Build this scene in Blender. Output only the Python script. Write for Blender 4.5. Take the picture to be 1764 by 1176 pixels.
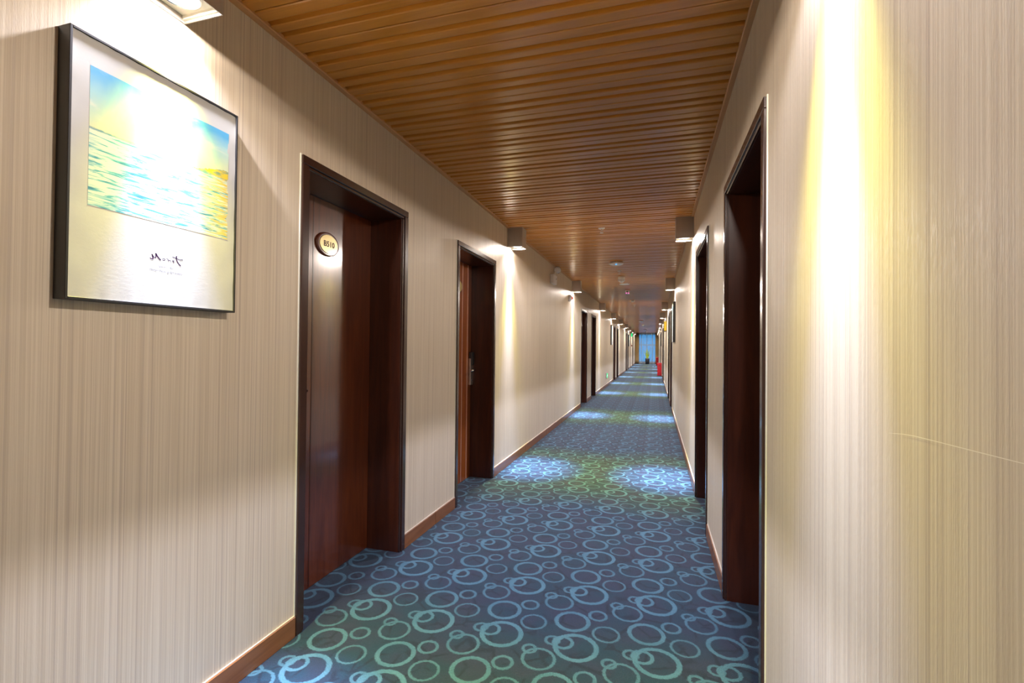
import bpy, bmesh, math, random
from mathutils import Vector, Matrix

random.seed(7)
SC = bpy.context.scene
COL = SC.collection
for o in list(bpy.data.objects):
    bpy.data.objects.remove(o)

# ------------------------------------------------------------------ key sizes (metres; corridor runs along +Y)
XL, XR = -1.511, 0.359          # wall faces
ZC = 2.553                      # underside of the ceiling slats
ZT = 2.545                      # underside of the ceiling trim
Y0, Y1 = -5.0, 41.5             # corridor ends
EYE = 1.28
DOOR_Y = [1.768, 3.528, 10.29, 12.05, 18.81, 20.57, 27.33, 29.09, 35.85]
DOOR_W, DOOR_H = 0.953, 2.127
LAMP_Y = [1.13, 4.97, 9.17, 13.90, 17.90, 21.98, 26.25, 30.45, 34.65, 38.70]
LAMP_Z0, LAMP_Z1 = 2.345, 2.553

# ------------------------------------------------------------------ camera
cam = bpy.data.cameras.new('camera')
cam.sensor_width = 36.0
cam.lens = 16.869
cam.clip_start = 0.02
cam_ob = bpy.data.objects.new('camera', cam)
COL.objects.link(cam_ob)
r = Vector((0.958782, 0.28396079, 0.01016613))
u = Vector((-0.00654032, -0.01371389, 0.99988457))
f = Vector((-0.28406743, 0.95873781, 0.01129144))
M = Matrix(((r.x, u.x, -f.x, 0), (r.y, u.y, -f.y, 0), (r.z, u.z, -f.z, EYE), (0, 0, 0, 1)))
cam_ob.matrix_world = M
SC.camera = cam_ob

# ------------------------------------------------------------------ world (blue evening daylight behind the far window)
w = bpy.data.worlds.new('world')
SC.world = w
w.use_nodes = True
bg = w.node_tree.nodes['Background']
bg.inputs[0].default_value = (0.06, 0.36, 0.78, 1)
bg.inputs[1].default_value = 1.2

# ------------------------------------------------------------------ view / exposure
SC.view_settings.view_transform = 'Standard'
SC.view_settings.look = 'None'
SC.view_settings.gamma = 1.0
SC.view_settings.use_curve_mapping = False
SC.view_settings.exposure = 0.28
SC.cycles.max_bounces = 16
SC.cycles.diffuse_bounces = 12
SC.cycles.glossy_bounces = 6
SC.cycles.transparent_max_bounces = 12
SC.cycles.sample_clamp_indirect = 6.0
SC.cycles.use_denoising = True

LAMP_POWER = 2050.0              # watts of every box downlight
GLOW, OWN, NARROW, TILT = 0.38, 0.20, 1.0, math.radians(3.6)
# beam profile of a downlight: (degrees from the axis, colour * strength)
BEAM = [
    (0.0, (0.74, 0.82, 1.00), 1.08),
    (5.0, (0.75, 0.82, 1.00), 0.97),
    (9.0, (0.78, 0.83, 1.00), 0.64),
    (12.0, (0.92, 0.91, 0.86), 0.38),
    (14.5, (0.98, 0.91, 0.34), 0.240),
    (19.0, (0.96, 0.90, 0.27), 0.190),
    (23.5, (0.94, 0.89, 0.46), 0.148),
    (28.0, (0.88, 0.87, 1.00), 0.100),
    (50.0, (0.89, 0.87, 1.00), 0.094),
]


# ================================================================== node helpers
class NT:
    def __init__(self, tree):
        self.t = tree
        self.n = tree.nodes
        self.l = tree.links

    def new(self, typ, **kw):
        nd = self.n.new(typ)
        for k, v in kw.items():
            setattr(nd, k, v)
        return nd

    def put(self, sock, v):
        if isinstance(v, bpy.types.NodeSocket):
            self.l.new(v, sock)
        elif v is not None:
            sock.default_value = v

    def math(self, op, a=None, b=None, c=None, clamp=False):
        nd = self.new('ShaderNodeMath', operation=op)
        nd.use_clamp = clamp
        for i, v in enumerate((a, b, c)):
            if v is not None:
                self.put(nd.inputs[i], v)
        return nd.outputs[0]

    def smooth(self, v, lo, hi, a=0.0, b=1.0):
        nd = self.new('ShaderNodeMapRange', interpolation_type='SMOOTHSTEP')
        self.put(nd.inputs[0], v)
        nd.inputs[1].default_value = lo
        nd.inputs[2].default_value = hi
        nd.inputs[3].default_value = a
        nd.inputs[4].default_value = b
        return nd.outputs[0]

    def mix(self, fac, a, b, blend='MIX'):
        nd = self.new('ShaderNodeMix', data_type='RGBA', blend_type=blend)
        self.put(nd.inputs[0], fac)
        self.put(nd.inputs[6], a if isinstance(a, bpy.types.NodeSocket) else (*a, 1) if len(a) == 3 else a)
        self.put(nd.inputs[7], b if isinstance(b, bpy.types.NodeSocket) else (*b, 1) if len(b) == 3 else b)
        return nd.outputs[2]

    def coord(self, out='Object'):
        return self.new('ShaderNodeTexCoord').outputs[out]

    def mapping(self, vec, scale=(1, 1, 1), loc=(0, 0, 0), rot=(0, 0, 0)):
        nd = self.new('ShaderNodeMapping')
        self.put(nd.inputs[0], vec)
        nd.inputs[1].default_value = loc
        nd.inputs[2].default_value = rot
        nd.inputs[3].default_value = scale
        return nd.outputs[0]

    def noise(self, vec, scale=1.0, detail=3.0, rough=0.5, dist=0.0):
        nd = self.new('ShaderNodeTexNoise')
        self.put(nd.inputs['Vector'], vec)
        nd.inputs['Scale'].default_value = scale
        nd.inputs['Detail'].default_value = detail
        nd.inputs['Roughness'].default_value = rough
        nd.inputs['Distortion'].default_value = dist
        return nd.outputs[0]

    def ramp(self, v, stops, interp='LINEAR'):
        nd = self.new('ShaderNodeValToRGB')
        cr = nd.color_ramp
        cr.interpolation = interp
        while len(cr.elements) < len(stops):
            cr.elements.new(0.5)
        for e, (p, c) in zip(cr.elements, stops):
            e.position = p
        for e, (p, c) in zip(cr.elements, stops):
            e.color = (*c, 1) if len(c) == 3 else c
        self.put(nd.inputs[0], v)
        return nd.outputs[0]

    def bump(self, h, strength=0.2, dist=0.01):
        nd = self.new('ShaderNodeBump')
        nd.inputs['Strength'].default_value = strength
        nd.inputs['Distance'].default_value = dist
        self.put(nd.inputs['Height'], h)
        return nd.outputs[0]


def new_mat(name):
    m = bpy.data.materials.new(name)
    m.use_nodes = True
    t = NT(m.node_tree)
    return m, t, m.node_tree.nodes['Principled BSDF']


def plain(name, col, rough=0.5, metal=0.0, coat=0.0, coat_rough=0.1, emit=None, estr=0.0, var=0.08, vscale=30):
    m, t, b = new_mat(name)
    n = t.noise(t.coord(), vscale, 3)
    lo = tuple(c * (1 - var) for c in col)
    hi = tuple(min(1, c * (1 + var)) for c in col)
    t.put(b.inputs['Base Color'], t.mix(n, lo, hi))
    b.inputs['Roughness'].default_value = rough
    b.inputs['Metallic'].default_value = metal
    b.inputs['Coat Weight'].default_value = coat
    b.inputs['Coat Roughness'].default_value = coat_rough
    if emit:
        b.inputs['Emission Color'].default_value = (*emit, 1)
        b.inputs['Emission Strength'].default_value = estr
    return m


# ------------------------------------------------------------------ materials
def wallpaper():
    m, t, b = new_mat('wallpaper')
    c = t.coord()
    a = t.noise(t.mapping(c, (1, 330, 1.1)), 1.0, 3, 0.65)
    a2 = t.noise(t.mapping(c, (1, 150, 0.35)), 1.0, 2, 0.5)
    s = t.noise(t.mapping(c, (1, 380, 60)), 1.0, 2, 0.6)
    band = t.smooth(t.noise(t.mapping(c, (1, 24, 0.1)), 1.0, 1, 0.5), 0.40, 0.62)
    col = t.mix(t.smooth(a, 0.35, 0.68), (0.560, 0.468, 0.348), (0.685, 0.595, 0.465))
    col = t.mix(t.smooth(a2, 0.55, 0.70), col, t.mix(0.45, col, (0.36, 0.28, 0.23)))
    t.put(b.inputs['Base Color'], col)
    t.put(b.inputs['Roughness'], t.smooth(s, 0.4, 0.7, 0.62, 0.38))
    b.inputs['Specular IOR Level'].default_value = 0.35
    h = t.math('ADD', t.math('MULTIPLY', a, 0.55), t.math('MULTIPLY', t.math('MULTIPLY', s, band), 0.55))
    t.put(b.inputs['Normal'], t.bump(h, 0.20, 0.003))
    return m


def carpet():
    m, t, b = new_mat('ring_carpet')
    c = t.coord()
    wob = t.new('ShaderNodeTexNoise')
    t.put(wob.inputs['Vector'], c)
    wob.inputs['Scale'].default_value = 130
    wob.inputs['Detail'].default_value = 3
    vm = t.new('ShaderNodeVectorMath', operation='SUBTRACT')
    t.put(vm.inputs[0], wob.outputs['Color'])
    vm.inputs[1].default_value = (0.5, 0.5, 0.5)
    vs = t.new('ShaderNodeVectorMath', operation='SCALE')
    t.put(vs.inputs[0], vm.outputs[0])
    vs.inputs['Scale'].default_value = 0.013
    va = t.new('ShaderNodeVectorMath', operation='ADD')
    t.put(va.inputs[0], c)
    t.put(va.inputs[1], vs.outputs[0])
    sep = t.new('ShaderNodeSeparateXYZ')
    t.put(sep.inputs[0], va.outputs[0])
    X, Y = sep.outputs[0], sep.outputs[1]
    TX, TY = 0.3325, 0.4565
    AX, AY = -0.313, 2.06

    def ring(dx, dy, rad, hw, ecc=0.0):
        px = t.math('WRAP', t.math('SUBTRACT', X, AX + dx), TX / 2, -TX / 2)
        py = t.math('WRAP', t.math('SUBTRACT', Y, AY + dy), TY / 2, -TY / 2)
        d = t.math('SQRT', t.math('ADD', t.math('MULTIPLY', px, px), t.math('MULTIPLY', py, py)))
        if ecc:
            d = t.math('ADD', d, t.math('MULTIPLY', t.math('ADD', px, t.math('MULTIPLY', py, 0.5)), ecc))
        e = t.math('ABSOLUTE', t.math('SUBTRACT', d, rad))
        return t.smooth(e, hw * 1.12 + 0.003, hw * 1.12 - 0.003, 0, 1)

    spec = [(0, 0, .087, .0095, 1.0), (-.058, .018, .040, .0070, 0.95), (-.105, .020, .029, .0060, 0.8), (-.045, .190, .074, .0085, 0.9),
            (-.135, -.120, .066, .0058, 0.8), (-.187, -.066, .027, .0060, 0.8), (.064, .271, .039, .0062, 0.8),
            (.115, .132, .057, .0050, 0.75)]
    mask = None
    for dx, dy, rr, hw, k in spec:
        g = t.math('MULTIPLY', ring(dx, dy, rr, hw), k)
        mask = g if mask is None else t.math('MAXIMUM', mask, g)
    n1 = t.noise(c, 9, 3)
    n2 = t.noise(t.mapping(c, (1, 1, 1), (7, 3, 0)), 5, 2)
    vor = t.new('ShaderNodeTexVoronoi', feature='DISTANCE_TO_EDGE')
    t.put(vor.inputs['Vector'], va.outputs[0])
    vor.inputs['Scale'].default_value = 8.5
    crack = t.smooth(vor.outputs['Distance'], 0.075, 0.020, 0, 1)
    crack = t.math('MULTIPLY', crack, t.smooth(n1, 0.40, 0.55))
    base = t.mix(t.smooth(n2, 0.35, 0.65), (0.0068, 0.0265, 0.050), (0.0140, 0.0225, 0.048))
    base = t.mix(t.math('MULTIPLY', crack, 0.8), base, (0.006, 0.013, 0.028))
    rc = t.mix(t.smooth(n1, 0.3, 0.7), (0.040, 0.113, 0.170), (0.052, 0.132, 0.192))
    col = t.mix(mask, base, rc)
    # loop rows running along the corridor
    rows = t.math('SINE', t.math('MULTIPLY', sep.outputs[0], 2 * math.pi / 0.0042))
    fib = t.noise(t.mapping(c, (500, 160, 1)), 1.0, 2, 0.6)
    shade = t.math('ADD', t.math('MULTIPLY', rows, 0.16), t.smooth(fib, 0.3, 0.7, 0.66, 1.22))
    hsv = t.new('ShaderNodeHueSaturation')
    t.put(hsv.inputs['Color'], col)
    t.put(hsv.inputs['Value'], shade)
    t.put(b.inputs['Base Color'], hsv.outputs[0])
    b.inputs['Roughness'].default_value = 0.95
    b.inputs['Specular IOR Level'].default_value = 0.1
    b.inputs['Sheen Weight'].default_value = 0.15
    t.put(b.inputs['Normal'], t.bump(t.math('ADD', rows, fib), 0.25, 0.002))
    return m


def wood(name, c0, c1, rough, coat, coat_rough, along, scale=1.0, rnd=True, bump=0.05):
    m, t, b = new_mat(name)
    c = t.coord()
    if rnd:
        oi = t.new('ShaderNodeObjectInfo')
        va = t.new('ShaderNodeVectorMath', operation='ADD')
        t.put(va.inputs[0], c)
        cx = t.new('ShaderNodeCombineXYZ')
        rm = t.math('MULTIPLY', oi.outputs['Random'], 37.0)
        for i in range(3):
            t.put(cx.inputs[i], rm)
        t.put(va.inputs[1], cx.outputs[0])
        c = va.outputs[0]
    sc = [26 * scale] * 3
    sc[along] = 2.0 * scale
    g = t.noise(t.mapping(c, tuple(sc)), 1.0, 5, 0.62, 1.2)
    sc2 = [160 * scale] * 3
    sc2[along] = 7.0 * scale
    g2 = t.noise(t.mapping(c, tuple(sc2)), 1.0, 3, 0.6)
    k = t.math('ADD', t.math('MULTIPLY', t.smooth(g, 0.3, 0.7), 0.7), t.math('MULTIPLY', g2, 0.3))
    t.put(b.inputs['Base Color'], t.mix(k, c0, c1))
    b.inputs['Roughness'].default_value = rough
    b.inputs['Coat Weight'].default_value = coat
    b.inputs['Coat Roughness'].default_value = coat_rough
    t.put(b.inputs['Normal'], t.bump(g2, bump, 0.002))
    return m


def brushed(name, col, rough):
    m, t, b = new_mat(name)
    g = t.noise(t.mapping(t.coord(), (300, 300, 8)), 1.0, 2)
    t.put(b.inputs['Base Color'], t.mix(g, tuple(x * 0.85 for x in col), col))
    b.inputs['Metallic'].default_value = 0.55
    b.inputs['Roughness'].default_value = rough
    return m


def emitter(name, col, strength):
    m, t, b = new_mat(name)
    b.inputs['Base Color'].default_value = (*col, 1)
    b.inputs['Emission Color'].default_value = (*col, 1)
    b.inputs['Emission Strength'].default_value = strength
    return m


def seascape():
    m, t, b = new_mat('seascape_print')
    c = t.coord('UV')
    sp = t.new('ShaderNodeSeparateXYZ')
    t.put(sp.inputs[0], c)
    U, V = sp.outputs[0], sp.outputs[1]
    n = t.noise(t.mapping(c, (3.0, 2.2, 1)), 1.0, 4, 0.6, 0.6)
    fine = t.noise(t.mapping(c, (60, 40, 1)), 1.0, 3)
    # sky: blue upper corners, yellow-green towards the horizon
    sv = t.math('ADD', V, t.math('MULTIPLY', t.math('SUBTRACT', n, 0.5), 0.42))
    sky = t.ramp(sv, [(0.50, (0.80, 0.74, 0.42)), (0.66, (0.60, 0.72, 0.50)), (0.82, (0.34, 0.60, 0.62)), (0.97, (0.10, 0.38, 0.62))])
    cloud = t.smooth(t.noise(t.mapping(c, (2.6, 5.0, 1), (1, 2, 0)), 1.0, 4, 0.55, 0.4), 0.52, 0.70)
    sky = t.mix(t.math('MULTIPLY', cloud, 0.55), sky, (0.86, 0.80, 0.62))
    # sea: horizontal dabs of blue, cream and teal, warmer on the right
    w1 = t.noise(t.mapping(c, (5, 46, 1)), 1.0, 4, 0.65, 0.8)
    w2 = t.noise(t.mapping(c, (9, 70, 1), (3, 1, 0)), 1.0, 3, 0.6, 0.5)
    sea = t.ramp(w1, [(0.30, (0.03, 0.16, 0.30)), (0.43, (0.12, 0.42, 0.52)), (0.52, (0.62, 0.74, 0.66)), (0.68, (0.86, 0.84, 0.68))])
    warm = t.math('MULTIPLY', t.smooth(U, 0.62, 1.0), t.smooth(w2, 0.42, 0.60))
    sea = t.mix(t.math('MULTIPLY', warm, 0.9), sea, (0.82, 0.55, 0.06))
    # headland on the right
    hz = 0.555
    hill_h = t.math('MULTIPLY', t.smooth(U, 0.66, 0.98), 0.085)
    hill_h = t.math('ADD', hill_h, t.math('MULTIPLY', t.math('SUBTRACT', fine, 0.5), 0.03))
    onhill = t.math('LESS_THAN', V, t.math('ADD', hill_h, hz))
    hill = t.mix(t.smooth(t.noise(t.mapping(c, (8, 26, 1), (5, 5, 0)), 1.0, 3), 0.42, 0.62), (0.80, 0.58, 0.05), (0.18, 0.33, 0.26))
    up = t.mix(t.math('MULTIPLY', onhill, t.smooth(U, 0.60, 0.70)), sky, hill)
    edge = t.math('ADD', hz, t.math('MULTIPLY', t.math('SUBTRACT', fine, 0.5), 0.02))
    col = t.mix(t.math('LESS_THAN', V, edge), up, sea)
    line = t.smooth(t.math('ABSOLUTE', t.math('SUBTRACT', V, edge)), 0.014, 0.002)
    col = t.mix(t.math('MULTIPLY', line, t.smooth(U, 0.75, 0.2, 0.15, 0.75)), col, (0.08, 0.24, 0.36))
    t.put(b.inputs['Base Color'], col)
    b.inputs['Roughness'].default_value = 0.42
    t.put(b.inputs['Normal'], t.bump(fine, 0.1, 0.001))
    return m


def paper():
    m, t, b = new_mat('print_paper')
    c = t.coord()
    n = t.noise(t.mapping(c, (90, 90, 160)), 1.0, 4, 0.6, 0.4)
    big = t.noise(c, 9, 2)
    t.put(b.inputs['Base Color'], t.mix(big, (0.53, 0.525, 0.50), (0.58, 0.575, 0.55)))
    b.inputs['Roughness'].default_value = 0.42
    t.put(b.inputs['Normal'], t.bump(t.math('ADD', n, t.math('MULTIPLY', big, 0.8)), 0.10, 0.0012))
    return m


def sheer():
    m, t, b = new_mat('sheer_fabric')
    out = m.node_tree.nodes['Material Output']
    tr = t.new('ShaderNodeBsdfTransparent')
    tl = t.new('ShaderNodeBsdfTranslucent')
    tl.inputs[0].default_value = (0.72, 0.74, 0.76, 1)
    df = t.new('ShaderNodeBsdfDiffuse')
    df.inputs[0].default_value = (0.70, 0.70, 0.66, 1)
    m1 = t.new('ShaderNodeMixShader')
    m1.inputs[0].default_value = 0.5
    t.put(m1.inputs[1], tl.outputs[0])
    t.put(m1.inputs[2], df.outputs[0])
    m2 = t.new('ShaderNodeMixShader')
    t.put(m2.inputs[0], t.smooth(t.noise(t.mapping(t.coord(), (60, 60, 1)), 1.0, 2), 0.38, 0.62, 0.25, 0.85))
    t.put(m2.inputs[1], tr.outputs[0])
    t.put(m2.inputs[2], m1.outputs[0])
    t.put(out.inputs[0], m2.outputs[0])
    return m


def glass():
    m, t, b = new_mat('window_glass')
    b.inputs['Base Color'].default_value = (0.9, 0.96, 1, 1)
    b.inputs['Roughness'].default_value = 0.02
    b.inputs['Transmission Weight'].default_value = 1.0
    b.inputs['IOR'].default_value = 1.05
    return m


def flat(name, col):
    m, t, b = new_mat(name)
    b.inputs['Base Color'].default_value = (*col, 1)
    b.inputs['Roughness'].default_value = 1.0
    b.inputs['Specular IOR Level'].default_value = 0.0
    return m


MAT = dict(
    wall=wallpaper(), carpet=carpet(),
    slat=wood('ceiling_wood', (0.47, 0.180, 0.024), (0.62, 0.255, 0.037), 0.30, 0.3, 0.16, 0, 0.6, True, 0.012),
    groove=wood('ceiling_backing', (0.10, 0.042, 0.012), (0.16, 0.07, 0.02), 0.5, 0, 0.2, 0, 0.6, False),
    trim=wood('trim_wood', (0.46, 0.215, 0.075), (0.60, 0.30, 0.115), 0.42, 0.1, 0.2, 1, 0.6),
    base=wood('baseboard_tile', (0.170, 0.062, 0.020), (0.270, 0.110, 0.040), 0.34, 0.15, 0.2, 1, 0.6),
    grout=plain('grout', (0.62, 0.56, 0.48), 0.8),
    caulk=plain('caulk', (0.78, 0.76, 0.62), 0.6),
    leaf=wood('mahogany_leaf', (0.058, 0.0105, 0.0030), (0.135, 0.032, 0.0080), 0.28, 0.9, 0.11, 2, 0.8, True, 0.02),
    leaf2=wood('reddish_leaf', (0.165, 0.032, 0.006), (0.290, 0.080, 0.013), 0.30, 0.5, 0.14, 2, 0.8, True, 0.02),
    jamb=wood('mahogany_jamb', (0.028, 0.0060, 0.0026), (0.066, 0.0150, 0.0050), 0.34, 0.35, 0.2, 2, 0.8, True, 0.02),
    casing=wood('dark_casing', (0.024, 0.009, 0.006), (0.045, 0.017, 0.011), 0.24, 0.6, 0.12, 2, 0.8, True, 0.02),
    inlay=plain('inlay_metal', (0.78, 0.58, 0.50), 0.35, 0.5),
    steel=plain('satin_steel', (0.62, 0.58, 0.53), 0.28, 0.9),
    chrome=plain('chrome', (0.85, 0.85, 0.85), 0.08, 1.0, var=0.02),
    black=plain('black_plastic', (0.03, 0.03, 0.032), 0.35),
    lamp=brushed('brushed_aluminium', (0.50, 0.47, 0.44), 0.42),
    plate=plain('lamp_plate', (0.80, 0.76, 0.66), 0.5),
    lens=emitter('lamp_lens', (1.0, 0.97, 0.90), 9.0),
    white=plain('white_plastic', (0.84, 0.82, 0.80), 0.4, var=0.03),
    grey=plain('grey_plastic', (0.30, 0.29, 0.29), 0.4, var=0.05),
    frame=plain('black_frame', (0.022, 0.021, 0.022), 0.38, var=0.2),
    paper=paper(), sea=seascape(),
    ink=flat('ink', (0.030, 0.010, 0.045)), ink2=flat('grey_ink', (0.11, 0.105, 0.13)),
    gold=plain('plate_gold', (0.58, 0.46, 0.19), 0.32, 0.35, 0.4, 0.1),
    platewood=plain('plate_wood', (0.10, 0.026, 0.012), 0.3, 0, 0.5),
    dark=plain('plate_ink', (0.045, 0.014, 0.008), 0.5),
    blue=emitter('blue_led', (0.02, 0.35, 1.0), 3.0),
    pink=emitter('pink_led', (1.0, 0.16, 0.62), 1.3),
    green=emitter('exit_green', (0.0, 0.55, 0.16), 1.1),
    greenw=emitter('exit_white', (0.65, 1.0, 0.75), 1.2),
    red=plain('red_paint', (0.40, 0.001, 0.006), 0.65),
    orange=plain('orange_lens', (0.85, 0.10, 0.04), 0.3, emit=(0.85, 0.10, 0.04), estr=0.4),
    yellow=plain('yellow_sign', (1.0, 0.70, 0.0), 0.45, var=0.03),
    drape=plain('drape_fabric', (0.42, 0.30, 0.14), 0.9), sheer=sheer(), glass=glass(),
    alu=plain('window_alu', (0.55, 0.58, 0.60), 0.4, 0.3),
    pot=plain('dark_pot', (0.055, 0.050, 0.048), 0.45), soil=plain('soil', (0.05, 0.03, 0.02), 0.9),
    plantg=plain('plant_leaf', (0.42, 0.55, 0.05), 0.45, var=0.35, vscale=14),
)


# ================================================================== mesh helpers
def link(name, bm, mat, parent=None, loc=(0, 0, 0), smooth=False):
    me = bpy.data.meshes.new(name)
    bm.normal_update()
    bm.to_mesh(me)
    bm.free()
    for mm in (mat if isinstance(mat, (list, tuple)) else [mat]):
        me.materials.append(mm)
    if smooth:
        for p in me.polygons:
            p.use_smooth = True
    o = bpy.data.objects.new(name, me)
    COL.objects.link(o)
    o.location = loc
    if parent:
        o.parent = parent
    return o


def box(bm, x0, x1, y0, y1, z0, z1, bev=0.0, mi=0):
    g = bmesh.ops.create_cube(bm, size=1)
    vs = g['verts']
    for v in vs:
        v.co = Vector((x0 + (v.co.x + .5) * (x1 - x0), y0 + (v.co.y + .5) * (y1 - y0), z0 + (v.co.z + .5) * (z1 - z0)))
    fs = list({fa for v in vs for fa in v.link_faces})
    for fa in fs:
        fa.material_index = mi
    if bev:
        es = list({e for v in vs for e in v.link_edges})
        bmesh.ops.bevel(bm, geom=es, offset=bev, segments=1, affect='EDGES')
    return bm


def B(x0, x1, y0, y1, z0, z1, bev=0.0):
    return box(bmesh.new(), min(x0, x1), max(x0, x1), min(y0, y1), max(y0, y1), z0, z1, bev)


def lathe(bm, prof, seg=24, axis='Z', at=(0, 0, 0)):
    rings = []
    for rr, h in prof:
        ring = []
        for k in range(seg):
            a = 2 * math.pi * k / seg
            p = (rr * math.cos(a), rr * math.sin(a), h)
            if axis == 'X':
                p = (h, rr * math.cos(a), rr * math.sin(a))
            elif axis == 'Y':
                p = (rr * math.cos(a), h, rr * math.sin(a))
            ring.append(bm.verts.new(Vector(p) + Vector(at)))
        rings.append(ring)
    for a, b_ in zip(rings, rings[1:]):
        for k in range(seg):
            bm.faces.new((a[k], a[(k + 1) % seg], b_[(k + 1) % seg], b_[k]))
    for ring in (rings[0], rings[-1]):
        bm.faces.new(ring)
    bmesh.ops.recalc_face_normals(bm, faces=bm.faces)
    return bm


def extrude_poly(pts, d, bm=None):
    """pts: list of 3D points of a planar polygon, extruded by vector d."""
    bm = bm or bmesh.new()
    a = [bm.verts.new(p) for p in pts]
    b_ = [bm.verts.new(Vector(p) + Vector(d)) for p in pts]
    fs = [bm.faces.new(a), bm.faces.new(list(reversed(b_)))]
    n = len(pts)
    for k in range(n):
        fs.append(bm.faces.new((a[k], b_[k], b_[(k + 1) % n], a[(k + 1) % n])))
    bmesh.ops.recalc_face_normals(bm, faces=fs)
    return bm


def tube(bm, pts, rad, seg=8):
    prev = None
    n = len(pts)
    for i, p in enumerate(pts):
        p = Vector(p)
        d = (Vector(pts[min(i + 1, n - 1)]) - Vector(pts[max(i - 1, 0)])).normalized()
        s = d.cross(Vector((0, 0, 1)))
        if s.length < 1e-4:
            s = Vector((1, 0, 0))
        s.normalize()
        t_ = d.cross(s)
        ring = [bm.verts.new(p + s * rad * math.cos(2 * math.pi * k / seg) + t_ * rad * math.sin(2 * math.pi * k / seg)) for k in range(seg)]
        if prev:
            for k in range(seg):
                bm.faces.new((prev[k], prev[(k + 1) % seg], ring[(k + 1) % seg], ring[k]))
        else:
            bm.faces.new(list(reversed(ring)))
        prev = ring
    bm.faces.new(prev)
    bmesh.ops.recalc_face_normals(bm, faces=bm.faces)
    return bm


def thing(name, label, cat, loc=(0, 0, 0), group=None, kind=None):
    o = bpy.data.objects.new(name, None)
    COL.objects.link(o)
    o.location = loc
    o.empty_display_size = 0.05
    return tag(o, label, cat, group, kind)


def tag(o, label, cat, group=None, kind=None):
    o['label'] = label
    o['category'] = cat
    if group:
        o['group'] = group
    if kind:
        o['kind'] = kind
    return o


def text_mesh(name, body, size, mat, parent, loc, rot, width=None, bold=0.0, ext=0.0004):
    cu = bpy.data.curves.new(name, 'FONT')
    cu.body = body
    cu.size = size
    cu.align_x = 'CENTER'
    cu.align_y = 'CENTER'
    cu.extrude = ext
    cu.offset = bold
    tmp = bpy.data.objects.new(name, cu)
    COL.objects.link(tmp)
    bpy.context.view_layer.update()
    me = bpy.data.meshes.new_from_object(tmp.evaluated_get(bpy.context.evaluated_depsgraph_get()))
    wid = tmp.dimensions.x
    bpy.data.objects.remove(tmp)
    me.name = name
    me.materials.clear()
    me.materials.append(mat)
    o = bpy.data.objects.new(name, me)
    COL.objects.link(o)
    o.parent = parent
    o.location = loc
    o.rotation_euler = rot
    if width:
        o.scale = (width / wid, 1, 1)
    return o


# ================================================================== setting: floor, walls, ceiling
tag(link('floor', B(-1.86, 0.71, Y0, Y1 + .2, -0.12, 0.0), MAT['carpet']),
    'slate blue corridor carpet with a pattern of pale rings', 'carpet', kind='structure')


def comb(side):
    """wall outline in (y, z) with door notches"""
    pts = [(Y0, 0.0)]
    for d in DOOR_Y:
        pts += [(d + .03, 0.0), (d + .03, DOOR_H - .03), (d + DOOR_W - .03, DOOR_H - .03), (d + DOOR_W - .03, 0.0)]
    pts += [(Y1, 0.0), (Y1, 2.60), (Y0, 2.60)]
    x = XL if side == 'left' else XR
    dx = -0.30 if side == 'left' else 0.30
    return extrude_poly([(x, y, z) for y, z in pts], (dx, 0, 0))


tag(link('wall_left', comb('left'), MAT['wall']), 'left corridor wall in beige striated wallpaper', 'wall', kind='structure')
tag(link('wall_right', comb('right'), MAT['wall']), 'right corridor wall in beige striated wallpaper', 'wall', kind='structure')
tag(link('wall_back', B(-1.86, .71, Y0 - .15, Y0, 0, 2.6), MAT['wall']), 'plain beige wall closing the corridor behind the viewer', 'wall', kind='structure')

# ceiling: backing boards plus one object per slat
ceil = link('ceiling', B(-1.86, .71, Y0 - .15, Y1 + .2, 2.574, 2.68), MAT['groove'])
tag(ceil, 'brown wood ceiling of narrow slats running across the corridor', 'ceiling', kind='structure')
PITCH = 0.07083
JOINT0 = 2.105                  # a panel joint sits here; a joint every third slat


def slat_profile(kind):
    h = PITCH / 2
    zb, zt, zg = 2.5745, ZC, ZC + 0.0185
    wide, thin = 0.0120, 0.0024
    le = thin if kind == 0 else wide
    re = thin if kind == 2 else wide
    p = []
    if kind == 0:
        p += [(-h + thin, zb), (-h + thin, zt + .003), (-h + thin + .004, zt)]
    else:
        p += [(-h, zb), (-h, zg), (-h + wide * .75, zg - .0005), (-h + wide + .001, zt + .0025), (-h + wide + .006, zt)]
    if kind == 2:
        p += [(h - thin - .004, zt), (h - thin, zt + .003), (h - thin, zb)]
    else:
        p += [(h - wide - .006, zt), (h - wide - .001, zt + .0025), (h - wide * .75, zg - .0005), (h, zg), (h, zb)]
    return p


SLX0, SLX1 = XL + .012, XR - .012
slat_me = []
for k in range(3):
    bm = extrude_poly([(SLX0, y, z) for y, z in slat_profile(k)], (SLX1 - SLX0, 0, 0))
    me = bpy.data.meshes.new('ceiling_slat')
    bm.to_mesh(me)
    bm.free()
    me.materials.append(MAT['slat'])
    slat_me.append(me)
i0 = int((0.75 - JOINT0) / PITCH)
far_bm = bmesh.new()
n_ind = 0
i = i0
while True:
    y = JOINT0 + (i + .5) * PITCH
    if y > Y1 - .1:
        break
    if n_ind < 300:
        o = bpy.data.objects.new('ceiling_slat', slat_me[i % 3])
        COL.objects.link(o)
        o.parent = ceil
        o.location = (0, y, 0)
        n_ind += 1
    else:
        extrude_poly([(SLX0, y + a, z) for a, z in slat_profile(i % 3)], (SLX1 - SLX0, 0, 0), far_bm)
    i += 1
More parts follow.
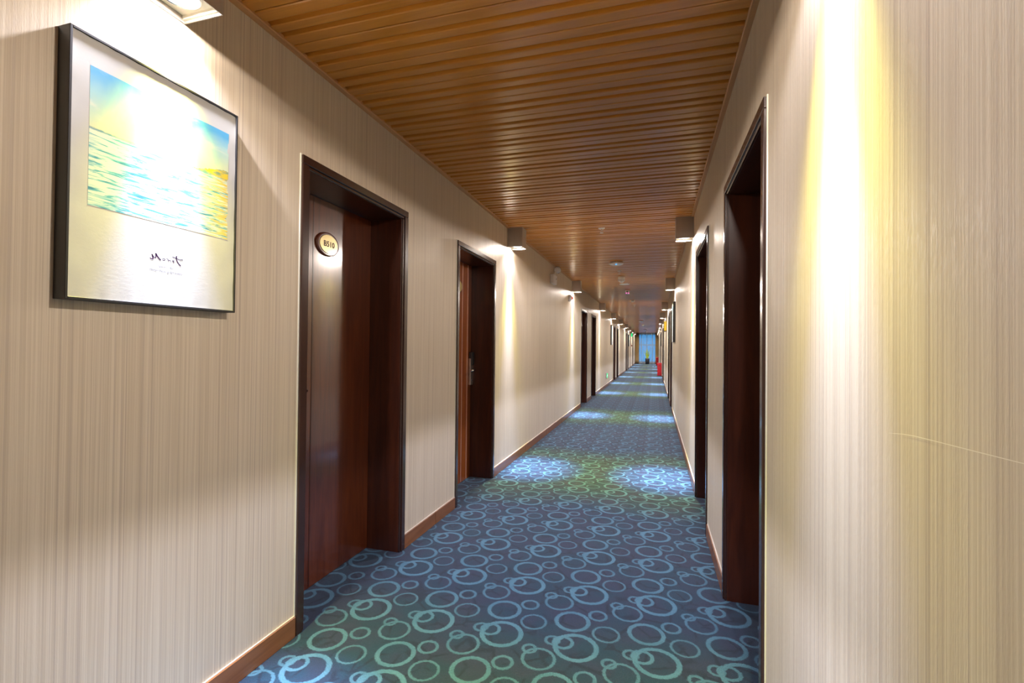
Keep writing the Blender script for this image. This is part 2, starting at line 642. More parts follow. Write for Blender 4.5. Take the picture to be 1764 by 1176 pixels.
# the part of the ceiling behind the viewer and above the frame
for j in range(i0 - 1, int((Y0 - JOINT0) / PITCH), -1):
    y = JOINT0 + (j + .5) * PITCH
    extrude_poly([(SLX0, y + a, z) for a, z in slat_profile(j % 3)], (SLX1 - SLX0, 0, 0), far_bm)
fo = link('ceiling_slats', far_bm, MAT['slat'], ceil)
fo['kind'] = 'stuff'

for nm, xa, xb, lab in (('trim_1', XL, XL + .030, 'thin brown wood trim strip between left wall and ceiling'),
                        ('trim_2', XR - .026, XR, 'thin brown wood trim strip between right wall and ceiling')):
    bm = bmesh.new()
    xin = xb if nm == 'trim_1' else xa
    xo = xa if nm == 'trim_1' else xb
    s = 1 if nm == 'trim_1' else -1
    prof = [(xo, ZT), (xin - s * .003, ZT), (xin, ZT + .003), (xin, ZT + .016), (xin - s * .005, ZT + .016), (xo, ZT + .006)]
    extrude_poly([(x, Y0, z) for x, z in prof], (0, Y1 - Y0, 0), bm)
    tag(link(nm, bm, MAT['trim']), lab, 'trim', kind='structure')

# long pale scratch across the wallpaper of the right wall
bm = bmesh.new()
prev = None
for sy, sz, hh in [(.905, 1.149, .0001), (.86, 1.155, .0004), (.827, 1.158, .0005), (.762, 1.161, .0004), (.691, 1.164, .0005), (.60, 1.168, .0004), (.52, 1.172, .0003)]:
    q = [bm.verts.new((XR - .0003, sy, sz - hh)), bm.verts.new((XR - .0003, sy, sz + hh))]
    if prev:
        bm.faces.new((prev[0], prev[1], q[1], q[0]))
    prev = q
link('scratch', bm, plain('bare_plaster', (.84, .78, .66), .8), bpy.data.objects['wall_right'])

# baseboards: tiles laid end to end between the doors
for side in ('left', 'right'):
    x = XL if side == 'left' else XR
    s = 1 if side == 'left' else -1
    bb = thing('baseboard_' + side, 'brown tile baseboard strip along the foot of the %s wall' % side, 'baseboard', (x, 0, 0), kind='structure')
    edges = [0.0] + [e for d in DOOR_Y for e in (d - .002, d + DOOR_W + .002)] + [Y1 - .3]
    for a, b_ in zip(edges[::2], edges[1::2]):
        cuts = [a]
        step = 0.40 if abs(a - (DOOR_Y[0] + DOOR_W)) < .05 else 1.2
        if abs(a - (DOOR_Y[0] + DOOR_W)) < .05:
            cuts.append(3.172)
        else:
            k = 1
            while a + k * 1.2 < b_ - .15:
                cuts.append(a + k * 1.2)
                k += 1
        cuts.append(b_)
        for p, q in zip(cuts, cuts[1:]):
            bm = B(0, s * .012, p + .002, q - .002, 0, .088, .0015)
            link('baseboard_tile', bm, MAT['base'], bb)
        bm = B(0, s * .006, a, b_, 0, .0905)
        link('grout_line', bm, MAT['grout'], bb)

# ================================================================== doors
COUNT = {0: 'first', 1: 'second', 2: 'third', 3: 'fourth', 4: 'fifth', 5: 'sixth', 6: 'seventh', 7: 'eighth', 8: 'ninth'}


def lock(parent, x, s, y, mirror, z=1.05):
    """electronic lock on the leaf: black reader, steel plate, lever; mirror=+1 lever points to +Y"""
    lp = link('lock_plate', B(x, x + s * .024, y - .033, y + .033, .905, 1.165, .004), MAT['steel'], parent)
    link('card_reader', B(x + s * .0, x + s * .038, y - .030, y + .030, 1.10, 1.225, .006), MAT['black'], lp)
    link('key_barrel', lathe(bmesh.new(), [(.009, 0), (.009, .006)], 12, 'X', (x + s * .022 if s > 0 else x - .028, y, .95)), MAT['chrome'], lp)
    bm = bmesh.new()
    tube(bm, [(x + s * .02, y, z), (x + s * .055, y, z), (x + s * .062, y + mirror * .012, z), (x + s * .062, y + mirror * .125, z)], .0095, 10)
    link('lever_handle', bm, MAT['chrome'], parent, smooth=True)


def number_plate(parent, x, s, y, txt=None):
    bm = bmesh.new()
    n = 40
    prof = [(1.0, 0.0), (1.0, .006), (.96, .010), (.88, .011)]

    def oval(bm, ax, az, x0, prof):
        rings = []
        for k, h in prof:
            rings.append([bm.verts.new((x0 + s * h, y + ax * k * math.cos(2 * math.pi * i / n), 1.833 + az * k * math.sin(2 * math.pi * i / n))) for i in range(n)])
        for a, b_ in zip(rings, rings[1:]):
            for i in range(n):
                bm.faces.new((a[i], a[(i + 1) % n], b_[(i + 1) % n], b_[i]))
        bm.faces.new(rings[0])
        bm.faces.new(rings[-1])
        bmesh.ops.recalc_face_normals(bm, faces=bm.faces)
        return bm
    pl = link('number_plate', oval(bm, .094, .066, x, prof), MAT['platewood'], parent)
    fc = link('plate_face', oval(bmesh.new(), .076, .052, x + s * .009, [(1, 0), (1, .004), (.97, .0055)]), MAT['gold'], pl)
    if txt:
        text_mesh('number_text', txt, .042, MAT['dark'], pl, (x + s * .0150, y, 1.832), (math.pi / 2, 0, math.pi / 2), .090, .0009)


def make_door(idx, side, y0, lines, style):
    s = 1 if side == 'left' else -1           # +s points into the corridor
    x = XL if side == 'left' else XR
    k = DOOR_Y.index(y0)
    num = idx
    near = {0: 'beside the framed seascape print', 1: 'with chrome lever and steel lock plate showing'} if side == 'left' else {}
    if side == 'left' and k == 0:
        lab = 'dark mahogany door numbered B510, nearest on the left wall'
    elif side == 'left' and k == 1:
        lab = 'reddish brown door with steel lock plate, second along left wall'
    elif side == 'right' and k == 0:
        lab = 'dark recessed mahogany doorway, nearest on the right wall'
    else:
        lab = 'dark brown recessed doorway, %s from the viewer along the %s wall' % (COUNT[k], side)
    d = thing('door_%d' % num, lab, 'door', (0, 0, 0), 'doors along the %s wall' % side, 'structure')
    y1 = y0 + DOOR_W
    cw = .055
    xf = x + s * .014
    # casing: outer flat band with a lower inner bead
    link('casing_side', B(x - s * .02, xf, y0, y0 + cw - .016, 0, DOOR_H - cw + .016, .0025), MAT['casing'], d)
    link('casing_side', B(x - s * .02, xf, y1 - cw + .016, y1, 0, DOOR_H - cw + .016, .0025), MAT['casing'], d)
    link('casing_head', B(x - s * .02, xf, y0, y1, DOOR_H - cw + .016, DOOR_H, .0025), MAT['casing'], d)
    bm = bmesh.new()
    xb = x + s * .007
    for a, b_ in ((y0 + cw - .016, y0 + cw - .001), (y1 - cw + .001, y1 - cw + .016)):
        box(bm, min(x - s * .02, xb), max(x - s * .02, xb), a, b_, 0, DOOR_H - cw + .001, .003)
    box(bm, min(x - s * .02, xb), max(x - s * .02, xb), y0 + cw - .016, y1 - cw + .016, DOOR_H - cw + .001, DOOR_H - cw + .016, .003)
    link('casing_bead', bm, MAT['casing'], d)
    # jamb lining
    xd = x - s * .222
    link('jamb', B(xd - s * .05, x - s * .004, y0 + .028, y0 + cw, 0, DOOR_H - cw, .001), MAT['jamb'], d)
    link('jamb', B(xd - s * .05, x - s * .004, y1 - cw, y1 - .028, 0, DOOR_H - cw, .001), MAT['jamb'], d)
    link('jamb_head', B(xd - s * .05, x - s * .004, y0 + .028, y1 - .028, DOOR_H - cw, DOOR_H - .028), MAT['jamb'], d)
    lf = link('leaf', B(xd - s * .045, xd, y0 + cw + .002, y1 - cw - .002, 0.004, DOOR_H - cw - .002, .001), MAT['leaf2'] if style else MAT['leaf'], d)
    for ly in lines:
        link('inlay_strip', B(xd - s * .001, xd + s * .0012, ly - .0045, ly + .0045, 0.01, DOOR_H - cw - .006), MAT['inlay'] if style else MAT['jamb'], lf)
    # caulk bead where the casing meets the wallpaper
    bm = bmesh.new()
    xc = x + s * .004
    box(bm, min(x - s * .002, xc), max(x - s * .002, xc), y0 - .005, y0 + .001, 0, DOOR_H + .004)
    box(bm, min(x - s * .002, xc), max(x - s * .002, xc), y1 - .001, y1 + .003, 0, DOOR_H)
    link('caulk_bead', bm, MAT['caulk'], d)
    if k < 2:
        yl = y0 + .125 if k == 0 else y1 - .085
        lock(d, xd, s, yl, 1 if k == 0 else -1)
        if side == 'left':
            number_plate(d, xd, s, 2.239 if k == 0 else 4.075, 'B510' if k == 0 else None)
    return d


n = 1
for k, y0 in enumerate(DOOR_Y):
    for side in ('left', 'right'):
        ln = [2.129] if k == 0 else [y0 + .667, y0 + .797]
        make_door(n, side, y0, ln, k % 2)
        n += 1


# ================================================================== box downlights
def lamp_nodes(ld, s):
    """hand-shaped beam profile of the fitting: tight white core, yellow fringe, weak spill cut by the square shade.
    s = +1: the wall is on the -X side of the fitting"""
    ld.use_nodes = True
    t = NT(ld.node_tree)
    em = ld.node_tree.nodes['Emission']
    sp = t.new('ShaderNodeSeparateXYZ')
    t.put(sp.inputs[0], t.coord('Normal'))
    X, Y, Z = sp.outputs
    az = t.math('MAXIMUM', t.math('ABSOLUTE', Z), 0.001)
    tx = t.math('DIVIDE', t.math('ABSOLUTE', X), az)
    ty = t.math('DIVIDE', t.math('ABSOLUTE', Y), az)
    hor = t.math('SQRT', t.math('ADD', t.math('ADD', t.math('MULTIPLY', X, X), t.math('MULTIPLY', Y, Y)), 1e-6))
    sx = t.math('MULTIPLY', t.math('DIVIDE', X, hor), float(s))      # -1 towards the fitting's own wall
    # the bulb is aimed slightly away from its wall
    ca = t.math('ADD', t.math('MULTIPLY', X, float(s) * math.sin(TILT)), t.math('MULTIPLY', t.math('ABSOLUTE', Z), math.cos(TILT)))
    th0 = t.math('ARCCOSINE', t.math('MINIMUM', ca, 0.999999))
    th = t.math('MULTIPLY', th0, t.smooth(sx, 0.1, -0.9, 1.0, NARROW))
    fac = t.math('DIVIDE', th, math.radians(50))
    col = t.ramp(fac, [(a / 50, tuple(c * k for c in cc)) for a, cc, k in BEAM], 'LINEAR')
    cut = t.math('MULTIPLY', t.smooth(tx, 1.16, 1.00), t.smooth(ty, 1.9, 0.9))
    # wide glow added outside the shade cut to lift the corridor's ambient light
    glow = t.math('MULTIPLY', t.math('SUBTRACT', 1.0, cut), GLOW)
    st = t.math('ADD', cut, glow)
    # spill towards the fitting's own wall is turned down to hold back overexposure
    own = t.smooth(sx, 0.15, -0.35, 1.0, OWN)
    far = t.smooth(th, math.radians(16), math.radians(26))
    own = t.math('ADD', t.math('MULTIPLY', own, far), t.math('SUBTRACT', 1.0, far))
    # the half of the beam that grazes the fitting's own wall is weaker
    side = t.smooth(t.math('DIVIDE', t.math('MULTIPLY', X, float(s)), az), 0.03, -0.05, 1.0, 0.60)
    own = t.math('MULTIPLY', own, side)
    # the added glow is tinted warmer than the beam to warm the upper walls
    col = t.mix(cut, t.mix(1.0, col, (1.0, 0.90, 0.70), 'MULTIPLY'), col)
    t.put(em.inputs['Color'], col)
    t.put(em.inputs['Strength'], t.math('MULTIPLY', st, own))


light_data = {}
for side, s in (('left', 1), ('right', -1)):
    ld = bpy.data.lights.new('downlight_bulb', 'SPOT')
    ld.spot_size = math.radians(176)
    ld.spot_blend = 0.05
    ld.energy = LAMP_POWER
    ld.shadow_soft_size = 0.02
    lamp_nodes(ld, s)
    light_data[side] = ld


def lamp_parts():
    w2, zb, zt = .0815, LAMP_Z0 - LAMP_Z1, 0.0
    bm = bmesh.new()
    t_ = .004
    box(bm, -w2, w2, -w2, -w2 + t_, zb, zt)
    box(bm, -w2, w2, w2 - t_, w2, zb, zt)
    box(bm, -w2, -w2 + t_, -w2 + t_, w2 - t_, zb, zt)
    box(bm, w2 - t_, w2, -w2 + t_, w2 - t_, zb, zt)
    box(bm, -w2 + t_, w2 - t_, -w2 + t_, w2 - t_, zt - .006, zt)
    bm2 = bmesh.new()
    box(bm2, -w2 + t_, w2 - t_, -w2 + t_, w2 - t_, zb + .022, zb + .028)
    for a in (-1, 1):
        box(bm2, -w2 + t_, w2 - t_, a * (w2 - t_) - (0.008 if a > 0 else 0), a * (w2 - t_) + (0 if a > 0 else .008), zb + .008, zb + .022)
    bm3 = lathe(bmesh.new(), [(.058, zb + .022), (.058, zb + .018), (.052, zb + .016), (.050, zb + .022)], 32)
    bm4 = lathe(bmesh.new(), [(.050, zb + .022), (.050, zb + .0195), (.030, zb + .0185), (.001, zb + .018)], 32)
    return bm, bm2, bm3, bm4


proto = None
for k, y in enumerate(LAMP_Y):
    for side, s in (('left', 1), ('right', -1)):
        x = XL + .0825 if s > 0 else XR - .0825
        if k == 0:
            lab = 'grey box downlight above the framed seascape print' if s > 0 else 'grey box downlight at the top of the right wall, nearest the viewer'
        else:
            where = {1: 'just past the second door', 2: 'beside the round fire alarm'}.get(k) if s > 0 else {1: 'just above the second doorway', 2: 'above the dark framed picture'}.get(k)
            lab = 'square grey box downlight, %s along the %s wall from the viewer' % (COUNT.get(k, 'last'), side)
            if k == 9:
                lab = 'square grey box downlight, last on the %s wall by the curtain' % side
            if where:
                lab = 'square grey box downlight on the %s wall, %s' % (side, where)
        root = thing('wall_downlight', lab, 'lamp', (x, y, LAMP_Z1), 'box downlights along the corridor walls')
        if proto is None:
            a, b_, c, d = lamp_parts()
            proto = [link('housing', a, MAT['lamp'], root), link('reflector_plate', b_, MAT['plate'], root),
                     link('lens_ring', c, MAT['chrome'], root, smooth=True), link('lens', d, MAT['lens'], root)]
        else:
            for p in proto:
                c = p.copy()
                COL.objects.link(c)
                c.parent = root
        lo = bpy.data.objects.new('bulb_light', light_data[side])
        COL.objects.link(lo)
        lo.parent = root
        lo.location = (0, 0, LAMP_Z0 - LAMP_Z1 + .006)


# ================================================================== framed prints
def picture(side, yc, label, signed):
    s = 1 if side == 'left' else -1
    x = XL if side == 'left' else XR
    y0, y1, z0, z1 = yc - .264, yc + .264, 1.394, 2.114
    root = thing('framed_print', label, 'picture', (x, yc, z0), 'framed prints under the downlights')
    D = .046
    ft = .007

    def L(bm):      # local to the root
        bmesh.ops.translate(bm, verts=bm.verts, vec=(-x, -yc, -z0))
        return bm
    bars = bmesh.new()
    a, b_ = min(x, x + s * D), max(x, x + s * D)
    box(bars, a, b_, y0, y0 + ft, z0, z1, .001)
    box(bars, a, b_, y1 - ft, y1, z0, z1, .001)
    box(bars, a, b_, y0 + ft, y1 - ft, z1 - ft, z1, .001)
    box(bars, a, b_, y0 + ft, y1 - ft, z0, z0 + ft, .001)
    link('frame', L(bars), MAT['frame'], root)
    # paper sheet with gently wrinkled edges
    bm = bmesh.new()
    nx, nz = 24, 32
    grid = []
    for i in range(nx + 1):
        col = []
        for j in range(nz + 1):
            uu, vv = i / nx, j / nz
            e = max(0, 1 - min(uu, 1 - uu) / .06, 1 - min(vv, 1 - vv) / .05)
            bulge = .0016 * e * math.sin(9 * uu * 6 + 3) * math.sin(7 * vv * 5 + 1)
            col.append(bm.verts.new((x + s * (D - .005 + bulge), y0 + ft + uu * (y1 - y0 - 2 * ft), z0 + ft + vv * (z1 - z0 - 2 * ft))))
        grid.append(col)
    for i in range(nx):
        for j in range(nz):
            fa = (grid[i][j], grid[i + 1][j], grid[i + 1][j + 1], grid[i][j + 1])
            bm.faces.new(fa if s > 0 else tuple(reversed(fa)))
    sheet = link('paper_sheet', L(bm), MAT['paper'], root, smooth=True)
    back = B(x + s * .002, x + s * (D - .008), y0 + ft, y1 - ft, z0 + ft, z1 - ft)
    link('backing_board', L(back), MAT['frame'], root)
    # printed seascape
    bm = bmesh.new()
    xa = x + s * (D - .0048)
    yy0, yy1 = yc - .213, yc + .229
    zz0, zz1 = 1.653, 2.033
    vs = [bm.verts.new(p) for p in ((xa, yy0, zz0), (xa, yy1, zz0), (xa, yy1, zz1), (xa, yy0, zz1))]
    fa = bm.faces.new(vs if s > 0 else list(reversed(vs)))
    uvl = bm.loops.layers.uv.new('UVMap')
    for lp in fa.loops:
        p = lp.vert.co
        uu = (p.y - yy0) / (yy1 - yy0)
        lp[uvl].uv = (uu if s > 0 else 1 - uu, (p.z - zz0) / (zz1 - zz0))
    link('seascape', L(bm), MAT['sea'], root)
    if signed:
        strokes = [
            ([(1.0814, 1.5398), (1.0856, 1.5374), (1.0898, 1.5369), (1.0914, 1.539), (1.0886, 1.5469), (1.0871, 1.5519)], .0011),
            ([(1.0871, 1.5519), (1.0923, 1.5444), (1.0966, 1.542), (1.0987, 1.544), (1.0997, 1.549), (1.0985, 1.5567)], .0011),
            ([(1.0985, 1.5567), (1.1051, 1.5468), (1.1106, 1.5414), (1.115, 1.5384)], .0015),
            ([(1.1204, 1.5426), (1.1225, 1.5444), (1.1264, 1.5444), (1.1283, 1.5424), (1.127, 1.5398), (1.1243, 1.5386), (1.121, 1.5398), (1.1201, 1.542)], .0007),
            ([(1.133, 1.5459), (1.137, 1.545), (1.1393, 1.5421), (1.1404, 1.5396), (1.141, 1.5416), (1.1426, 1.5427), (1.1455, 1.5416), (1.1478, 1.539)], .0008),
            ([(1.1523, 1.5422), (1.1563, 1.5413), (1.158, 1.5438), (1.1557, 1.5454), (1.1534, 1.5435), (1.1541, 1.5398), (1.1587, 1.5389)], .0008),
            ([(1.1658, 1.5601), (1.1648, 1.5522), (1.1678, 1.5439), (1.1738, 1.536), (1.1804, 1.5309)], .0013),
            ([(1.1521, 1.5549), (1.1595, 1.5535), (1.17, 1.5509), (1.1771, 1.5497), (1.1877, 1.5516)], .0010)]
        bm = bmesh.new()
        xs = x + s * (D - .0048)
        for pts, hw in strokes:
            prev = None
            for i, p in enumerate(pts):
                a = Vector(pts[max(i - 1, 0)])
                b_ = Vector(pts[min(i + 1, len(pts) - 1)])
                d = (b_ - a).normalized()
                nn = Vector((-d.y, d.x)) * hw * 1.25
                q = [bm.verts.new((xs, p[0] + nn.x, p[1] + nn.y)), bm.verts.new((xs, p[0] - nn.x, p[1] - nn.y))]
                if prev:
                    bm.faces.new((prev[0], prev[1], q[1], q[0]))
                prev = q
        link('signature', L(bm), MAT['ink'], root)
        rot = (math.pi / 2, 0, math.pi / 2)
        text_mesh('caption', 'light and softly', .0075, MAT['ink2'], root, (s * (D - .0048), 1.131 - yc, 1.5185 - z0), rot, .047, ext=0)
        text_mesh('caption', 'Monart Paintings Art Gallery', .0090, MAT['ink2'], root, (s * (D - .0048), 1.134 - yc, 1.5045 - z0), rot, .104, ext=0)
    return root


picture('left', 1.125, 'large framed seascape print with handwritten signature, nearest on left wall', True)
picture('right', 9.20, 'dark framed print on the right wall past the second doorway', False)
picture('left', 17.85, 'framed print far along the left wall before the third door pair', False)
picture('left', 30.35, 'farthest framed print on the left wall', False)
picture('right', 26.25, 'framed print far along the right wall beyond the red boxes', False)

# ================================================================== ceiling devices
def on_ceiling(name, label, cat, x, y, group=None):
    return thing(name, label, cat, (x, y, ZC), group)


def sprinkler(x, y, label):
    t = on_ceiling('fire_sprinkler', label, 'sprinkler', x, y, 'ceiling sprinklers')
    link('escutcheon', lathe(bmesh.new(), [(.034, .004), (.034, -.004), (.022, -.009), (.008, -.010)], 20), MAT['white'], t, smooth=True)
    bm = bmesh.new()
    lathe(bm, [(.010, -.009), (.010, -.022), (.006, -.026)], 12)
    for a in (-1, 1):
        tube(bm, [(a * .009, 0, -.018), (a * .014, 0, -.032), (a * .003, 0, -.048)], .0025, 6)
    link('nozzle', bm, MAT['chrome'], t)
    link('deflector', lathe(bmesh.new(), [(.004, -.046), (.019, -.048), (.019, -.050), (.002, -.050)], 16), MAT['steel'], t)


sprinkler(-.545, 5.16, 'small metal sprinkler head on ceiling nearest the viewer')
sprinkler(-.560, 8.09, 'small metal sprinkler head between round access point and white camera')
sprinkler(-.560, 14.5, 'tiny sprinkler head on ceiling beyond the smoke detector')


def access_point(x, y, label, r_=.105):
    t = on_ceiling('wifi_access_point', label, 'access point', x, y, 'round ceiling access points')
    link('shell', lathe(bmesh.new(), [(r_ * .86, .004), (r_ * .86, -.012), (r_, -.020), (r_ * .97, -.032), (r_ * .80, -.040), (.002, -.043)], 36), MAT['white'], t, smooth=True)
    link('status_light', lathe(bmesh.new(), [(.012, -.0395), (.012, -.0440), (.008, -.0452)], 16, 'Z', (0, -r_ * .55, 0)), MAT['blue'], t)
    if y < 10:
        link('cable', tube(bmesh.new(), [(-.03, -.05, -.014), (-.035, -.06, -.006), (-.04, -.05, .003)], .004, 6), MAT['white'], t)


access_point(-.545, 7.25, 'round white access point with blue light, nearest on ceiling')
access_point(-.585, 23.0, 'round white access point with blue light, middle of corridor ceiling')
access_point(-.600, 33.8, 'round white access point with blue light, nearest the far curtain')

t = on_ceiling('dome_camera', 'white dome security camera hanging below the ceiling', 'camera', -.566, 8.75)
link('base_ring', lathe(bmesh.new(), [(.058, .004), (.062, -.012), (.060, -.050), (.052, -.058)], 28), MAT['white'], t, smooth=True)
link('dome', lathe(bmesh.new(), [(.050, -.056), (.047, -.078), (.036, -.097), (.018, -.108), (.002, -.110)], 28), MAT['white'], t, smooth=True)
for sgn in (-1, 1):
    link('yoke_arm', B(sgn * .052 - .006, sgn * .052 + .006, -.030, .030, -.080, -.045, .003), MAT['white'], t)

t = on_ceiling('ceiling_speaker', 'flat round white ceiling speaker behind the dome camera', 'speaker', -.571, 9.77)
link('speaker_rim', lathe(bmesh.new(), [(.100, .004), (.102, -.006), (.090, -.011), (.088, -.008)], 36), MAT['white'], t, smooth=True)
link('grille', lathe(bmesh.new(), [(.089, -.006), (.089, -.009), (.050, -.012), (.002, -.013)], 36), MAT['white'], t, smooth=True)

t = on_ceiling('counter_sensor', 'white square ceiling sensor box with pink lights', 'sensor', -.570, 10.9)
link('sensor_body', B(-.056, .056, -.055, .055, -.090, .003, .008), MAT['white'], t)
link('lens', lathe(bmesh.new(), [(.014, 0), (.014, -.006), (.008, -.008)], 16, 'Y', (-.010, -.054, -.030)), MAT['black'], t)
for dx in (-.026, .022):
    link('status_light', lathe(bmesh.new(), [(.011, 0), (.011, -.004), (.006, -.006)], 14, 'Y', (dx, -.054, -.062)), MAT['pink'], t)


def detector(x, y, label, k=1.0):
    t = on_ceiling('smoke_detector', label, 'smoke detector', x, y, 'round ceiling smoke detectors')
    link('base', lathe(bmesh.new(), [(.056 * k, .004), (.058 * k, -.010), (.052 * k, -.016)], 28), MAT['white'], t, smooth=True)
    link('sensor_head', lathe(bmesh.new(), [(.050 * k, -.014), (.047 * k, -.034), (.034 * k, -.050), (.002, -.055)], 28), MAT['white'], t, smooth=True)


detector(-.560, 13.1, 'round white smoke detector beyond the sensor box')
detector(-.577, 27.0, 'round white smoke detector between two far access points', 1.25)
detector(-.585, 38.4, 'round white smoke detector nearest the far curtain', 1.4)

# ================================================================== left wall devices
t = thing('emergency_light', 'white box emergency light with clear lamp head high on left wall', 'emergency light', (XL, 7.20, 2.245))
link('battery_case', B(0, .062, -.115, .115, 0, .140, .008), MAT['white'], t)
link('front_panel', B(.060, .066, -.045, .075, .030, .110, .002), MAT['white'], t)
link('test_button', lathe(bmesh.new(), [(.010, .064), (.010, .072), (.007, .074)], 14, 'X', (0, .015, .078)), MAT['grey'], t)
link('lamp_neck', tube(bmesh.new(), [(.030, .10, .13), (.030, .105, .175), (.040, .11, .205)], .012, 8), MAT['white'], t)
bm = lathe(bmesh.new(), [(.018, .050), (.040, .034), (.056, .002), (.058, -.008)], 24, 'Y', (.070, .11, .232))
lh = link('lamp_head', bm, MAT['chrome'], t, smooth=True)
link('lamp_glass', lathe(bmesh.new(), [(.054, -.006), (.048, -.016), (.026, -.024), (.002, -.026)], 24, 'Y', (.070, .11, .232)), plain('clear_cover', (.85, .87, .90), .12, .3), lh)

t = thing('fire_alarm', 'round white fire alarm with red tip under a left downlight', 'alarm', (XL, 8.72, 2.185))
link('alarm_base', lathe(bmesh.new(), [(.062, -.001), (.062, .020), (.052, .045), (.034, .062)], 28, 'X'), MAT['white'], t, smooth=True)
link('strobe_lens', lathe(bmesh.new(), [(.033, .060), (.026, .078), (.010, .088), (.001, .089)], 24, 'X'), MAT['orange'], t, smooth=True)


def exit_figure(bm, x, s, y, z, h):
    """running man and arrow drawn as raised pieces on a sign facing +X"""
    box(bm, x, x + .002, y - .10 * h, y + .02 * h, z + .30 * h, z + .62 * h)
    box(bm, x, x + .002, y - .02 * h, y + .10 * h, z + .66 * h, z + .80 * h)
    box(bm, x, x + .002, y - .22 * h, y - .10 * h, z + .42 * h, z + .52 * h)
    box(bm, x, x + .002, y + .02 * h, y + .16 * h, z + .46 * h, z + .54 * h)
    box(bm, x, x + .002, y - .20 * h, y - .06 * h, z + .14 * h, z + .32 * h)
    box(bm, x, x + .002, y, y + .18 * h, z + .20 * h, z + .30 * h)


t = thing('exit_sign', 'glowing green exit sign low on the left wall above the baseboard', 'exit sign', (XL, 16.1, .285))
link('sign_case', B(0, .030, -.175, .175, 0, .165, .004), MAT['grey'], t)
fp = link('sign_panel', B(.029, .033, -.165, .165, .012, .153), MAT['green'], t)
bm = bmesh.new()
exit_figure(bm, .0325, 1, -.05, .012, .141)
link('running_figure', bm, MAT['greenw'], fp)
bm = extrude_poly([(.0325, .135, .082), (.0325, .085, .120), (.0325, .085, .095), (.0325, .03, .095), (.0325, .03, .070), (.0325, .085, .070), (.0325, .085, .045)], (.002, 0, 0))
link('arrow', bm, MAT['greenw'], fp)

t = thing('hanging_exit_sign', 'small green exit sign projecting high from far left wall', 'exit sign', (XL, 33.3, 2.05))
link('bracket', B(0, .05, -.012, .012, .22, .25), MAT['grey'], t)
link('sign_body', B(.02, .11, -.015, .015, 0, .23, .003), MAT['green'], t)

t = thing('call_point', 'small dark red fire call point far along left wall', 'alarm', (XL, 34.0, 1.40))
link('call_case', B(0, .05, -.05, .05, 0, .11, .006), plain('dark_red', (.30, .01, .01), .4), t)
link('call_button', lathe(bmesh.new(), [(.022, .048), (.022, .056), (.015, .058)], 16, 'X', (0, 0, .055)), MAT['black'], t)

# right wall: yellow projecting sign
t = thing('projecting_sign', 'bright yellow projecting sign high on the right wall', 'sign', (XR, 15.3, 1.79))
link('sign_board', B(-.072, -.004, -.016, .016, .035, .315, .004), MAT['yellow'], t)
link('sign_bracket', B(-.070, 0, -.014, .014, 0, .034, .003), plain('brown_bracket', (.22, .15, .07), .5), t)


# red extinguisher cabinets standing on the carpet
def red_cabinet(x0, x1, y, label):
    xc = (x0 + x1) / 2
    t = thing('extinguisher_cabinet', label, 'cabinet', (xc, y, 0), 'red extinguisher cabinets on the floor')
    hw = (x1 - x0) / 2
    link('cabinet_body', B(-hw, hw, .0, .34, .0, .60, .005), MAT['red'], t)
    fr = link('cabinet_door', B(-hw + .006, hw - .006, -.012, .002, .012, .588, .003), MAT['red'], t)
    link('latch', B(-.022, .022, -.020, -.010, .465, .490, .004), MAT['black'], fr)


red_cabinet(.150, .345, 23.5, 'red extinguisher cabinet on the carpet, nearer of the two')
red_cabinet(.135, .330, 38.0, 'red extinguisher cabinet on the carpet, farther one by the curtain')

# ================================================================== far end: window, curtains, plant
bm = bmesh.new()
box(bm, -1.86, XL + .10, Y1, Y1 + .2, 0, 2.6)
box(bm, XR - .10, .71, Y1, Y1 + .2, 0, 2.6)
box(bm, XL + .10, XR - .10, Y1, Y1 + .2, 0, .12)
box(bm, XL + .10, XR - .10, Y1, Y1 + .2, 2.46, 2.6)
tag(link('wall_end', bm, MAT['wall']), 'end wall around the curtained window', 'wall', kind='structure')
wi = thing('window_1', 'tall window behind sheer curtains at the corridor end', 'window', (0, Y1 + .05, 0), kind='structure')
wx0, wx1 = XL + .10, XR - .10
bm = bmesh.new()
box(bm, wx0, wx0 + .05, 0, .06, .12, 2.46)
box(bm, wx1 - .05, wx1, 0, .06, .12, 2.46)
box(bm, wx0, wx1, 0, .06, .12, .18)
box(bm, wx0, wx1, 0, .06, 2.40, 2.46)
link('window_frame', bm, MAT['alu'], wi)
link('transom', B(wx0, wx1, -.005, .065, 1.52, 1.60), MAT['alu'], wi)
for mx in (-1.02, -.58, -.14):
    link('mullion', B(mx - .025, mx + .025, 0, .06, .18, 2.40), MAT['alu'], wi)
for a, b_ in ((wx0, -1.02), (-1.02, -.58), (-.58, -.14), (-.14, wx1)):
    for za, zb in ((.18, 1.52), (1.60, 2.40)):
        link('pane', B(a + .02, b_ - .02, .026, .032, za, zb), MAT['glass'], wi)


def drapery(x0, x1, y, amp, waves, z0, z1, taper=0.0, th=0.0):
    bm = bmesh.new()
    nx, nz = waves * 8, 8
    g = []
    for i in range(nx + 1):
        col = []
        for j in range(nz + 1):
            q = i / nx
            zz = z0 + (z1 - z0) * j / nz
            xx = x0 + (x1 - x0) * q
            col.append(bm.verts.new((xx, y + amp * math.sin(2 * math.pi * waves * q + .6 * math.sin(5 * q)) * (1 + .15 * math.sin(j)), zz)))
        g.append(col)
    for i in range(nx):
        for j in range(nz):
            bm.faces.new((g[i][j], g[i + 1][j], g[i + 1][j + 1], g[i][j + 1]))
    return bm


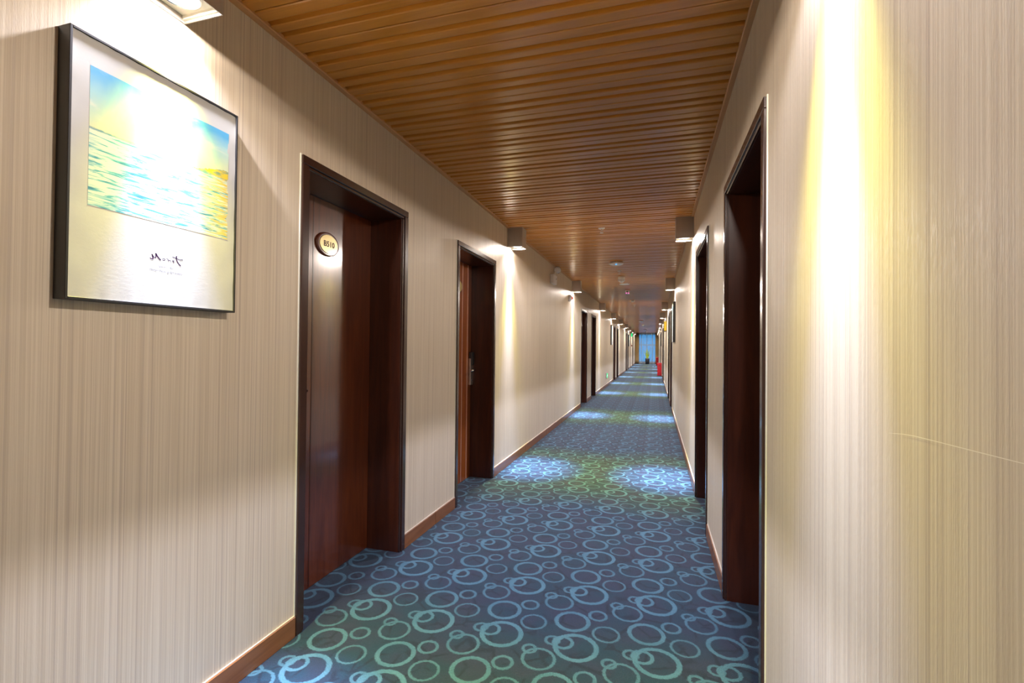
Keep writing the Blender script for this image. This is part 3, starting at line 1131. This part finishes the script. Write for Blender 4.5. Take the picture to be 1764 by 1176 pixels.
c = link('sheer_curtain', drapery(XL + .06, XR - .06, 41.25, .035, 13, .015, 2.54), MAT['sheer'], smooth=True)
tag(c, 'pale sheer curtain glowing blue across the end window', 'curtain')
for nm, xa, xb, sd in (('drape', XL + .01, -1.19, 'left'), ('drape', .10, XR - .01, 'right')):
    c = link('drape', drapery(xa, xb, 41.10, .04, 4, .012, 2.54), MAT['drape'], smooth=True)
    c.modifiers.new('thickness', 'SOLIDIFY').thickness = .008
    tag(c, 'beige brown drape hanging at the %s of the end window' % sd, 'curtain', 'drapes beside the end window')

t = thing('potted_plant', 'upright yellow-green potted plant before the far curtain', 'plant', (-.523, 40.6, 0))
link('pot', lathe(bmesh.new(), [(.150, 0), (.172, .42), (.178, .46), (.165, .462), (.160, .43)], 28), MAT['pot'], t, smooth=True)
link('soil', lathe(bmesh.new(), [(.158, .40), (.158, .435), (.002, .440)], 24), MAT['soil'], t)
rnd = random.Random(5)
for k in range(13):
    a = rnd.uniform(0, 2 * math.pi)
    rr = rnd.uniform(.01, .10)
    h = rnd.uniform(.48, .80)
    lean = rnd.uniform(.08, .32)
    bx, by = rr * math.cos(a), rr * math.sin(a)
    wd = rnd.uniform(.034, .050)
    ca, sa = math.cos(a + rnd.uniform(-.6, .6)), math.sin(a + rnd.uniform(-.6, .6))
    bm = bmesh.new()
    prev = None
    for j in range(7):
        q = j / 6
        ww = wd * (.55 + 1.6 * q * (1 - q)) * (1 - q ** 4 * .95)
        cx, cy, cz = bx + ca * lean * q ** 1.7, by + sa * lean * q ** 1.7, .43 + h * q
        px, py = -sa * ww, ca * ww
        ring = [bm.verts.new((cx + px, cy + py, cz)), bm.verts.new((cx + ca * .006, cy + sa * .006, cz)),
                bm.verts.new((cx - px, cy - py, cz)), bm.verts.new((cx - ca * .006, cy - sa * .006, cz))]
        if prev:
            for i in range(4):
                bm.faces.new((prev[i], prev[(i + 1) % 4], ring[(i + 1) % 4], ring[i]))
        prev = ring
    bm.faces.new(prev)
    bmesh.ops.recalc_face_normals(bm, faces=bm.faces)
    link('leaf', bm, MAT['plantg'], t, smooth=True)
